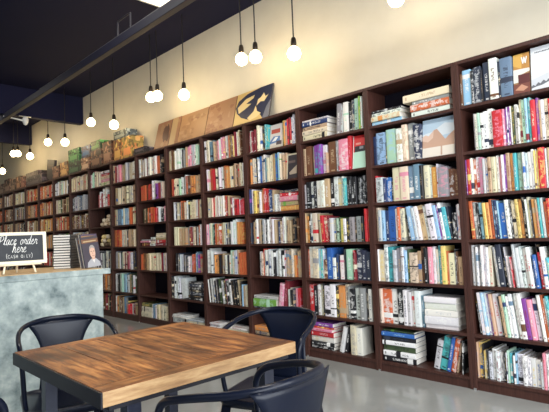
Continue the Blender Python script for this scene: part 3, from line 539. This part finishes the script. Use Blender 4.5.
BX=[(-7.38,-6.84,.22,'dark',(.016,.02,.022),(.05,.12,.06),0,'black box under the green box on the bookcase top'),
 (-7.38,-6.90,.235,'green',(.03,.17,.07),(.10,.32,.12),.221,'bright green box stacked on the black box, bookcase top'),
 (-6.82,-6.48,.23,'pinkbrown',(.42,.20,.13),(.6,.42,.28),0,'pinkish brown box right of the green one, bookcase top'),
 (-6.80,-6.44,.20,'blue',(.10,.10,.22),(.05,.14,.36),.232,'purple blue box stacked on the pinkish box'),
 (-6.43,-6.02,.30,'brown',(.085,.035,.035),(.28,.14,.09),0,'dark brown box beneath the small green box'),
 (-6.41,-6.06,.15,'green2',(.035,.15,.06),(.10,.3,.1),.301,'small dark green box on top of the brown box'),
 (-5.97,-5.66,.37,'red',(.24,.10,.06),(.42,.22,.14),0,'tall red brown patterned box left of the yellow ones'),
 (-5.58,-5.33,.34,'or',(.52,.20,.06),(.72,.42,.12),0,'orange box under the grey blue lid box'),
 (-5.31,-4.98,.34,'ye',(.60,.42,.12),(.76,.30,.10),0,'yellow box beside the orange box, bookcase top'),
 (-5.58,-5.16,.13,'bl',(.13,.17,.20),(.3,.34,.32),.341,'grey blue flat box lying across orange and yellow boxes'),
 (-4.96,-4.61,.05,'dk1',(.035,.028,.04),(.10,.08,.10),0,'lower flat black box at right of the yellow box'),
 (-4.94,-4.63,.06,'dk2',(.07,.055,.07),(.14,.12,.14),.051,'upper flat dark grey box at right of the yellow box'),
 (-7.77,-7.42,.28,'or2',(.46,.20,.07),(.62,.36,.14),0,'orange brown box left of the green and black pair'),
 (-8.16,-7.82,.25,'rb',(.19,.075,.045),(.33,.17,.11),0,'red brown box between the orange box and tilted folder'),
 (-9.72,-8.75,.20,'lg',(.055,.04,.05),(.12,.09,.10),0,'long dark box left of the tilted folder'),
 (-9.70,-8.95,.10,'lg2',(.10,.07,.075),(.2,.15,.14),.201,'flat dark box lying on the long dark box'),
 (-10.05,-9.78,.26,'x1',(.26,.08,.06),(.4,.2,.14),0,'red box left of the long dark box'),
 (-10.38,-10.09,.31,'x2',(.16,.075,.05),(.34,.2,.13),0,'brown box second left of the long dark box'),
 (-10.80,-10.43,.28,'x3',(.10,.075,.07),(.25,.18,.14),0,'grey brown box third left of the long dark box'),
 (-11.25,-10.85,.33,'x4',(.13,.07,.06),(.36,.24,.18),0,'dark box at the far left end of the bookcase tops'),
 (-11.75,-11.30,.26,'x5',(.24,.13,.09),(.4,.28,.2),0,'tan brown box at the left picture edge, bookcase top')]
for a,b,h,_,c,ac,dz,lab in BX: top_box(a,b,h,Y0,.18,c,ac,lab,z=H+dz)
fo=MB().box(-.19,0,0,.19,.05,.40).build('folder',flat((.028,.022,.03)),bevel=.004)
fo.matrix_world=Matrix.Translation((-8.42,.10,H+.035))@Matrix.Rotation(R(9),4,'Y'); tag(fo,'dark folder tilted to the right among boxes on the bookcase top','folder')
MB().box(-.13,-.002,.22,.13,0,.30).build('printed_label',flat((.09,.065,.06)),fo)
# ------------------------------------------------------------------ pictures leaning on the wall above the bookcases
def picture(x0,x1,h,base,polys,label,name,cat,edge=(.18,.10,.06)):
    w=x1-x0; mb=MB(); mats=[flat(edge),flat(base)]; idx={}
    mb.box(0,0,0,w,.014,h,0); mb.add([(0,-.0006,0),(w,-.0006,0),(w,-.0006,h),(0,-.0006,h)],[(0,1,2,3)],1)
    for i,(col,pts) in enumerate(polys):
        if col not in idx: idx[col]=len(mats); mats.append(flat(col))
        mb.add([(p[0]*w,-.0012-.0003*i,p[1]*h) for p in pts],[tuple(range(len(pts)))],idx[col])
    o=mb.build(name,mats); o.matrix_world=Matrix.Translation((x0,.160,H+.0045))@Matrix.Rotation(R(-14),4,'X'); return tag(o,label,cat)
def blot(cx,cz,rx,rz_,seed,n=14):
    r=random.Random(seed); return [(cx+rx*r.uniform(.55,1.1)*math.cos(2*math.pi*i/n),cz+rz_*r.uniform(.55,1.1)*math.sin(2*math.pi*i/n)) for i in range(n)]
def specks(n,col,seed,sx=.05,sz=.05):
    r=random.Random(seed); return [(col,blot(r.uniform(.1,.9),r.uniform(.1,.9),sx*r.uniform(.4,1),sz*r.uniform(.4,1),r.random(),8)) for _ in range(n)]
LB=(.40,.235,.125); DB=(.30,.15,.085)
picture(-4.58,-3.98,.455,(.33,.17,.10),specks(14,(.38,.23,.14),2,.10,.12)+[((.09,.04,.035),blot(.46,.56,.17,.36,3,16)),((.46,.33,.19),rect(.66,.0,.90,1)),((.13,.06,.045),rect(.63,0,.66,1))],'reddish brown picture with a dark figure and pale stripe, leftmost above the bookcases','picture','picture')
picture(-3.965,-3.36,.45,LB,specks(16,(.34,.19,.10),4,.12,.1)+[(DB,blot(.55,.75,.25,.06,8))]+specks(9,(.46,.29,.17),9,.12,.08),'light brown faded picture right of the one with the dark figure','picture','picture')
picture(-3.345,-2.80,.46,(.37,.20,.11),specks(20,(.30,.145,.085),11,.12,.08)+specks(10,(.42,.25,.15),12,.1,.1),'reddish brown faded picture touching the navy and yellow one','picture','picture')
NV=(.014,.020,.060); CR=(.70,.56,.28)
picture(-2.785,-2.18,.46,(.62,.44,.17),[((.62,.44,.17),rect(0,0,1,1)),(NV,[(.0,.62),(.06,.80),(.3,.93),(.66,1),(1,1),(1,.35),(.86,.10),(.72,.30),(.42,.20),(.22,.30),(.06,.46)]),((.14,.15,.19),[(.8,.02),(1,.02),(1,.6),(.9,.42)]),(CR,[(.06,.62),(.28,.80),(.52,.84),(.50,.76),(.30,.66),(.46,.62),(.30,.52),(.12,.44)]),((.72,.60,.34),[(.62,.52),(.72,.60),(.82,.58),(.92,.74),(.84,.70),(.78,.82),(.72,.72),(.64,.68)]),(CR,[(.40,.24),(.56,.38),(.60,.52),(.66,.36),(.78,.28),(.66,.2),(.5,.16)]),(NV,blot(.3,.34,.13,.07,21,12))],'navy and yellow abstract print, rightmost of the pictures above the bookcases','picture','picture',edge=(.05,.05,.06))
# ------------------------------------------------------------------ pendant lamps
LAMPS=[(-1.421,2.844),(-1.948,2.966),(-2.163,3.003),(-3.227,2.879),(-3.822,3.006),(-3.982,3.024),(-5.033,2.861),(-5.806,3.049),(-6.856,2.904),(-7.651,3.035),(-8.630,2.915),(-9.383,3.077),(-9.66,3.118),(-10.451,2.837),(-.332,2.951)]
LN=['single hanging bulb lamp right of a close pair, above the third bookcase','right one of the close pair of hanging bulbs nearest','left one of the close pair of hanging bulbs nearest','single hanging bulb lamp above the brown pictures','right one of the overlapping pair of bulbs, left of the single bulb','left one of the overlapping pair of bulbs, left of the single bulb','lower hanging bulb above the yellow and orange boxes','higher hanging bulb beside the end of the dark soffit','lower right bulb of the two hanging below the first ceiling beam','left bulb of the two hanging below the first ceiling beam','single bulb right of the far pair below the second beam','right bulb of the far pair below the second beam','left bulb of the far pair below the second beam','lowest bulb at the left picture edge','bulb cut off by the top picture edge, nearest of all']
def pendant(i,x,z):
    t=thing('pendant_lamp',LN[i],'lamp',(x,-.2,z),group='hanging bulb lamps along the book wall')
    MB().tube([(0,0,.135),(0,0,.5),(0,0,ZC-z)],.0065,8).build('cord',M['cord'],t)
    MB().lathe([(.010,.150),(.018,.146),(.024,.13),(.027,.10),(.027,.075),(.023,.060)],16).build('socket',M['socket'],t)
    MB().lathe([(.018,.068),(.022,.058),(.042,.044),(.058,.02),(.063,-.006),(.058,-.032),(.042,-.054),(.02,-.065),(.004,-.067)],24).build('bulb',M['bulb'],t)
for i,(x,z) in enumerate(LAMPS): pendant(i,x,z)
# ceiling panel light, pipe bracket, conduit, small fixture on the beam
t=thing('ceiling_light','bright square ceiling panel light at the top picture edge','lamp',(-2.74,-.72,ZC-.036))
MB().box(-.44,-.30,0,.44,.30,.035).build('frame',M['white'],t,bevel=.004)
MB().box(-.40,-.26,-.006,.40,.26,0).build('diffuser',M['panel'],t)
o=MB().tube([(-5.6,-1.03,3.3695),(-1.0,-1.03,3.3695)],.008,8).build('conduit',flat((.10,.095,.10))); tag(o,'thin grey conduit running along the dark ceiling joist','pipe')
o=MB().tube(spline([(-3.28,-1.0,3.361),(-3.28,-1.0,3.53),(-3.26,-1.0,3.56),(-3.02,-1.0,3.56),(-3.0,-1.0,3.53),(-3.0,-1.0,3.361)],4),.010,8).build('pipe_hanger',flat((.02,.019,.03))); tag(o,'dark u shaped pipe bracket standing on the ceiling joist','bracket')
t=thing('wall_sensor','small white fixture with a spike on the dark beam, far left','fixture',(-7.25,-.72,3.25))
MB().box(-.0,-.10,.095,.05,.09,.10).build('mount_plate',M['white'],t)
MB().tube([(.02,-.34,.06),(.02,-.1,.035),(.02,.0,.02)],[.010,.014,.018],10).build('arm',M['white'],t)
MB().lathe([(.01,.095),(.035,.085),(.05,.05),(.045,.0),(.028,-.04),(.006,-.055)],16,0,(.03,0,0)).build('head',M['white'],t)
# ------------------------------------------------------------------ counter
CX,CY,CZ=-1.97,-1.77,.965
t=thing('counter','pale grey concrete service counter left of the bookcases','counter',(CX,CY,0))
MB().box(-.75,-3.6,0,-.004,-.06,CZ-.045).build('body',M['concrete'],t,bevel=.004)
MB().box(-.78,-3.62,CZ-.045,0,0,CZ-.004).build('worktop',M['concrete'],t,bevel=.003)
MB().box(-.775,-3.6,CZ-.004,-.03,-.06,CZ).build('wood_surface',M['tan'],t)
# sign on an easel
sg=thing('chalkboard_sign','small chalkboard sign in a cream frame on an easel, reads place order here','sign',(-2.10,-2.375,CZ),R(82))
SW,SHH=.36,.225; TL=Matrix.Translation((0,0,.066))@Matrix.Rotation(R(-8),4,'X')
fr=MB()
for a in ((-SW/2,0,0,SW/2,.016,.022),(-SW/2,0,SHH-.022,SW/2,.016,SHH),(-SW/2,0,.022,-SW/2+.022,.016,SHH-.022),(SW/2-.022,0,.022,SW/2,.016,SHH-.022)): fr.box(*a,0,TL)
fr.build('frame',M['cream'],sg)
MB().box(-SW/2+.02,.004,.02,SW/2-.02,.013,SHH-.02,0,TL).build('chalkboard',M['board'],sg)
for s in (-1,1): MB().tube([(s*.085,.004,.072),(s*.10,-.028,.004)],.007,8).build('leg',M['cream'],sg)
MB().tube([(0,.05,.20),(0,.10,.004)],.007,8).tube([(0,.02,.15),(0,.052,.19)],.006,6).build('leg',M['cream'],sg)
MB().tube([(-.14,-.012,.063),(.14,-.012,.063)],.007,8).build('ledge',M['cream'],sg)
# single stroke script letters, unit x height
GL={'p':(.62,[[(.0,.1),(.12,.62),(.16,.98),(.06,.3),(-.06,-.75)],[(.10,.55),(.3,.95),(.52,.75),(.46,.2),(.24,.02),(.08,.25)]]),
'P':(.70,[[(.16,1.55),(.12,.8),(.02,-.05)],[(-.05,1.3),(.2,1.62),(.55,1.55),(.62,1.15),(.4,.8),(.1,.72)]]),
'l':(.36,[[(-.02,.1),(.22,.9),(.30,1.55),(.20,1.75),(.12,1.3),(.12,.3),(.24,.02),(.40,.2)]]),
'a':(.62,[[(.46,.85),(.26,.98),(.06,.6),(.10,.08),(.28,.06),(.46,.85),(.44,.2),(.54,.02),(.68,.2)]]),
'c':(.48,[[(.40,.82),(.26,.98),(.06,.6),(.12,.06),(.32,.04),(.52,.25)]]),
'e':(.50,[[(.04,.45),(.30,.60),(.36,.88),(.22,1.0),(.06,.6),(.12,.06),(.34,.04),(.54,.25)]]),
'o':(.58,[[(.28,.98),(.06,.6),(.12,.05),(.34,.08),(.46,.6),(.28,.98),(.42,.82),(.62,.88)]]),
'r':(.50,[[(.0,.2),(.12,.85),(.16,1.05),(.22,.85),(.40,.85),(.34,.3),(.42,.02),(.54,.2)]]),
'd':(.64,[[(.44,.85),(.24,.98),(.06,.55),(.12,.06),(.30,.1),(.46,.8),(.58,1.75),(.46,.4),(.52,.03),(.68,.2)]]),
'h':(.64,[[(-.02,.1),(.20,.9),(.30,1.55),(.20,1.75),(.12,1.2),(.08,.0)],[(.10,.4),(.30,.98),(.46,.8),(.42,.2),(.52,.02),(.66,.2)]]),
'(':(.35,[[(.3,1.5),(.08,1.0),(.08,.3),(.3,-.2)]]),')':(.35,[[(.05,1.5),(.27,1.0),(.27,.3),(.05,-.2)]]),
'C':(.62,[[(.5,.85),(.3,1.0),(.06,.7),(.06,.3),(.3,0),(.5,.15)]]),'A':(.66,[[(.02,0),(.28,1.0),(.54,0)],[(.12,.38),(.44,.38)]]),'S':(.56,[[(.46,.88),(.26,1),(.08,.8),(.2,.55),(.42,.4),(.42,.12),(.22,0),(.05,.14)]]),
'H':(.64,[[(.08,0),(.08,1)],[(.48,0),(.48,1)],[(.08,.5),(.48,.5)]]),'O':(.66,[[(.28,1),(.06,.7),(.06,.3),(.28,0),(.5,.3),(.5,.7),(.28,1)]]),'N':(.66,[[(.08,0),(.08,1),(.48,0),(.48,1)]]),'L':(.52,[[(.08,1),(.08,0),(.42,0)]]),'Y':(.6,[[(.02,1),(.26,.5),(.5,1)],[(.26,.5),(.26,0)]]),' ':(.5,[])}
mb=MB()
def write(txt,cx,zb,s,r,sm=True,gap=0):
    wd=sum(GL[c][0]+gap for c in txt)*s; x=cx-wd/2
    for c in txt:
        adv,st=GL[c]
        for line in st:
            pts=[(x+p[0]*s+p[1]*s*(.18 if sm else 0),.0035,zb+p[1]*s) for p in line]
            mb.tube(spline(pts,4) if sm and len(pts)>2 else (spline(pts,3) if len(pts)>4 else pts),r,5,0,flat=.35)
        x+=(adv+gap)*s
write('Place order',.0,.138,.037,.0018,gap=.06); write('here',.004,.083,.037,.0018,gap=.06); write('(CASH ONLY)',.006,.044,.022,.0012,False,gap=.14)
mb.build('chalk_lettering',M['chalk'],sg,M=TL)
# stack of one title on the counter, and three copies propped against it
def counter_book(Mx,w,h,d,label,spine=(.72,.72,.68),front=None):
    mb=MB(); mb.prism(cover_geo(w,h,d,.0028),0,h); mats=[flat((.020,.020,.026)),flat(spine)]
    mb.add([(-w/2*.72,-.0006,.0),(w/2*.72,-.0006,.0),(w/2*.72,-.0006,h),(-w/2*.72,-.0006,h)],[(0,1,2,3)],1)
    if front:
        for col,pts in front:
            m_=flat(col)
            if m_ not in mats: mats.append(m_)
            mb.add([(w/2+.0006+.0002*mats.index(m_),.006+p[0]*(d-.006),p[1]*h) for p in pts],[tuple(range(len(pts)))],mats.index(m_))
    o=mb.build('book',mats); o.matrix_world=Mx; tag(o,label,'book','copies of one book on the counter')
    MB().box(-w/2+.0028,.006,.003,w/2-.0028,d-.004,h-.003).build('page_block',M['page'],o)
    return o
def ov(cx,cz,rx,rz_,n=18): return [(cx+rx*math.cos(2*math.pi*i/n),cz+rz_*math.sin(2*math.pi*i/n)) for i in range(n)]
PORT=[((.045,.035,.05),rect(0,0,1,1)),((.16,.07,.035),rect(0,.80,1,.93)),((.42,.30,.16),rect(.10,.835,.88,.875)),((.05,.04,.05),rect(0,.93,1,1)),
 ((.34,.34,.36),[(.12,0),(.18,.16),(.40,.27),(.70,.27),(.90,.14),(.95,0)]),((.62,.60,.58),[(.45,.27),(.56,.12),(.66,.27)]),((.55,.33,.24),rect(.46,.24,.65,.36)),((.60,.37,.27),ov(.55,.48,.17,.20)),
 ((.30,.27,.25),[(.38,.54),(.40,.66),(.50,.72),(.62,.72),(.71,.65),(.73,.54),(.69,.60),(.55,.64),(.43,.60)]),((.08,.05,.045),rect(.44,.50,.52,.522)),((.08,.05,.045),rect(.59,.50,.67,.522)),((.42,.22,.16),[(.545,.5),(.575,.42),(.53,.42)]),((.32,.12,.10),rect(.49,.355,.63,.372))]
zz=CZ
for i in range(13):
    th=.0205; L=.20
    lab='topmost of the thirteen hardbacks stacked on the counter' if i==12 else ('lowest of the thirteen hardbacks stacked on the counter' if i==0 else '%s book from the bottom of the hardback stack on the counter'%ordn(i))
    a=R(136+rnd.uniform(-1.5,1.5))
    Mx=Matrix.Translation((-2.27+rnd.uniform(-.004,.004),-1.95+rnd.uniform(-.004,.004),zz+th/2))@Matrix.Rotation(a,4,'Z')@Matrix.Rotation(R(90),4,'Y')
    counter_book(Mx,th-.0012,L,.14,lab,spine=(.10,.095,.09)); zz+=th
def prop(x,y,rz,lx,ly,label,front,h=.232):
    # pages towards the left, cover towards the room
    Mx=Matrix.Translation((x,y,CZ+.0022))@Matrix.Rotation(R(rz),4,'Z')@Matrix.Rotation(R(lx),4,'X')@Matrix.Rotation(R(ly),4,'Y')
    return counter_book(Mx,.018,h,.142,label,front=front,spine=(.62,.60,.55))
prop(-2.068,-1.930,6,6,-7,'propped book with a grey haired man in a suit on its cover',PORT)
prop(-2.094,-1.944,6,6,-7,'second propped portrait book, its pale edge just left of the front one',PORT)
prop(-2.135,-1.92,6,2,-6,'tallest propped book with a purple black cover, hindmost of three',[((.075,.05,.085),rect(0,0,1,1)),((.30,.17,.08),rect(.05,.90,.8,.95))],h=.258)
# ------------------------------------------------------------------ table
tx0,tx1,ty0,ty1=-.515,.252,-2.876,-2.093; TZ=.75
t=thing('table','square wooden cafe table with dark steel legs in the foreground','table',((tx0+tx1)/2,(ty0+ty1)/2,0))
cx,cy=(tx0+tx1)/2,(ty0+ty1)/2; hx,hy=(tx1-tx0)/2,(ty1-ty0)/2
tp=MB(); nP=5; y=-hy+.006; wP=(2*hy-.006)/nP
for i in range(nP): tp.box(-hx+.052,y+.0004,TZ-.043,hx-.072,y+wP-.0004,TZ); y+=wP
tp.build('plank_top',M['table_x'],t,bevel=.0012)
MB().box(hx-.0716,-hy+.006,TZ-.043,hx-.003,hy,TZ).build('border_plank',M['table_y'],t,bevel=.0015)
MB().box(-hx,-hy+.006,TZ-.043,-hx+.0516,hy,TZ).build('border_plank',M['table_y'],t,bevel=.0015)
MB().box(hx-.003,-hy+.006,TZ-.043,hx,hy,TZ-.001).build('daylit_edge',M['table_edge'],t)
MB().box(-hx,-hy,TZ-.046,hx,-hy+.006,TZ-.002).build('dark_end_band',M['steel_flat'],t)  # dark band along one end of the tabletop
fr=MB()
for a in ((-hx+.03,-hy+.03,hx-.012,-hy+.07),(-hx+.03,hy-.07,hx-.012,hy-.03),(-hx+.03,-hy+.07,-hx+.06,hy-.07),(hx-.042,-hy+.07,hx-.012,hy-.07)): fr.box(a[0],a[1],TZ-.060,a[2],a[3],TZ-.0435)
fr.build('steel_frame',M['steel_flat'],t)
for lx in (-.46,.20):
    for ly in (-2.76,-2.21):
        MB().box(lx-cx-.023,ly-cy-.023,0,lx-cx+.023,ly-cy+.023,TZ-.060).build('leg',M['steel'],t,bevel=.002)
# ------------------------------------------------------------------ metal armchairs
def chair(name_label,loc,rz):
    t=thing('metal_armchair',name_label,'chair',loc,R(rz),group='dark metal armchairs around the table')
    c=M['chair']
    half=[(0,-.235,.785),(.065,-.230,.785),(.13,-.203,.779),(.182,-.145,.769),(.210,-.060,.755),(.218,.03,.735),(.216,.095,.715),(.212,.130,.680),(.208,.136,.635),(.204,.126,.58),(.199,.112,.50),(.192,.105,.45)]
    half=[(x*.95,y,z) for x,y,z in half]; hs=spline(half,5); full=[Vector((-p.x,p.y,p.z)) for p in reversed(hs[1:])]+hs
    MB().tube(full,.0105,12,flat=1.15).build('arm_rail',c,t)
    # back panel: sheet metal, wide at the rail, waisted, flaring to the seat
    mb=MB(); nz,nx=14,12; vs=[]
    for side in (0,1):
        for i in range(nz+1):
            f=i/nz; z=.445+(.778-.445)*f
            hw=.088+.020*(1-f)**2+.078*max(0,(f-.45)/.55)**1.9
            for j in range(nx+1):
                s=-1+2*j/nx; x=s*hw
                yc=-.185-.048*f; y=yc+ (x*x)*(1.1*f+.15) + .010*math.cos(math.pi*s)*(1-f)*.4 - (.0035 if side else 0)
                vs.append((x,y,z))
    k=(nz+1)*(nx+1); fs=[]
    for i in range(nz):
        for j in range(nx):
            a=i*(nx+1)+j; q=(a,a+1,a+nx+2,a+nx+1); fs.append(q); fs.append(tuple(k+v for v in reversed(q)))
    for i in range(nz):
        for j in (0,nx):
            a=i*(nx+1)+j; q=(a,a+nx+1,k+a+nx+1,k+a); fs.append(q if j==0 else tuple(reversed(q)))
    for j in range(nx):
        a=j; fs.append((a+1,a,k+a,k+a+1)); a=nz*(nx+1)+j; fs.append((a,a+1,k+a+1,k+a))
    mb.add(vs,fs,0,True); mb.build('back_panel',c,t)
    # seat: rounded square, dished, with a turned down skirt
    def rs(a,b,r,n=6):
        out=[]
        for (sx,sy,a0) in ((1,1,0),(-1,1,90),(-1,-1,180),(1,-1,270)):
            for i in range(n+1):
                th=R(a0+90*i/n); out.append((sx*(a-r)+r*math.cos(th),sy*(b-r)+r*math.sin(th)))
        return out
    mb=MB(); rings=[(.183,.183,.06,.415),(.196,.196,.065,.445),(.192,.192,.062,.453),(.180,.180,.055,.4535),(.172,.172,.05,.448),(.10,.10,.04,.443),(.02,.02,.01,.442)]
    vs=[];n=28
    for a,b,r,z in rings: vs+=[(p[0],p[1],z) for p in rs(a,b,r)]
    fs=[(i*n+j,i*n+(j+1)%n,(i+1)*n+(j+1)%n,(i+1)*n+j) for i in range(len(rings)-1) for j in range(n)]
    fs+=[tuple(range((len(rings)-1)*n,len(rings)*n)),tuple(reversed(range(n)))]
    mb.add(vs,fs,0,True); mb.build('seat',c,t)
    for sx in (-1,1):
        for sy in (-1,1):
            mb=MB(); P=[]; top=Vector((sx*.165,sy*.165,.44)); bot=Vector((sx*.225,sy*.225,0))
            vs=[]
            for f,wd in ((0,.048),(.35,.040),(.75,.030),(.97,.026),(1,.026)):
                p=top.lerp(bot,f); 
                vs+=[p+Vector((-sx*wd,0,0)),p+Vector((0,0,0)),p+Vector((0,-sy*wd,0)),p+Vector((-sx*.004,-sy*wd,0)),p+Vector((-sx*.004,-sy*.004,0)),p+Vector((-sx*wd,-sy*.004,0))]
            fs=[(i*6+j,i*6+(j+1)%6,(i+1)*6+(j+1)%6,(i+1)*6+j) for i in range(4) for j in range(6)]+[tuple(range(6)),tuple(reversed(range(24,30)))]
            mb.add(vs,fs); lg=mb.build('leg',c,t)
    br=MB()
    br.tube([(-.19,.19,.25),(.19,-.19,.25)],.006,8).tube([(-.19,-.19,.262),(.19,.19,.262)],.006,8); br.build('cross_brace',c,t)
    return t
chair('dark metal armchair at the left side of the table, before the counter',(-.79,-2.56,0),-104)
chair('dark metal armchair at the far side of the table near the shelves',(-.10,-1.897,0),201)
chair('dark metal armchair nearest the viewer, its back panel facing us',(.447,-2.535,0),94)
chair('dark metal armchair mostly outside the bottom left corner',(-.285,-3.165,0),2)
# ------------------------------------------------------------------ light
wd=bpy.data.worlds.new('daylight_sky'); scn.world=wd; wd.use_nodes=True
bg=wd.node_tree.nodes['Background']; bg.inputs[0].default_value=(.62,.76,1,1); bg.inputs[1].default_value=1.0
def area_light(name,loc,rot,sx,sy,e,c):
    l=bpy.data.lights.new(name,'AREA'); l.shape='RECTANGLE'; l.size=sx; l.size_y=sy; l.energy=e; l.color=c
    o=link(bpy.data.objects.new(name,l)); o.location=loc; o.rotation_euler=rot; return o
area_light('window_daylight',(XR-.03,-3.2,1.9),(0,R(90),0),2.9,6.2,470,(.93,.97,1))
area_light('front_fill',(.2,YF+.05,2.1),(R(90),0,0),6.5,2.6,38,(.96,.97,1))  # unseen fill lamp added in front of a solid wall, no window there
for lx,ly,e in ((.6,-2.3,62),(-2.8,-2.3,46),(2.9,-2.2,40),(-7.6,-2.2,60)): area_light('ceiling_and_fill_lamp',(lx,ly,ZC-.02),(0,0,0),1.1,.6,e,(1,.95,.86))  # overhead lamps; the far left one is added fill for the distant bookcases
cam=bpy.data.cameras.new('camera'); co=link(bpy.data.objects.new('camera',cam)); scn.camera=co
cam.sensor_width=36; cam.lens=36*FPX/549; cam.clip_start=.05
m=Matrix.Identity(4)
for i,v in enumerate((rg2,up2,-fwd)):
    for j in range(3): m[j][i]=v[j]
m.translation=CAM; co.matrix_world=m
scn.view_settings.view_transform='Standard'; scn.view_settings.look='None'; scn.view_settings.gamma=1; scn.view_settings.exposure=0.22
scn.view_settings.use_curve_mapping=False
scn.cycles.use_denoising=True; scn.cycles.max_bounces=6; scn.cycles.transparent_max_bounces=8; scn.cycles.sample_clamp_indirect=6
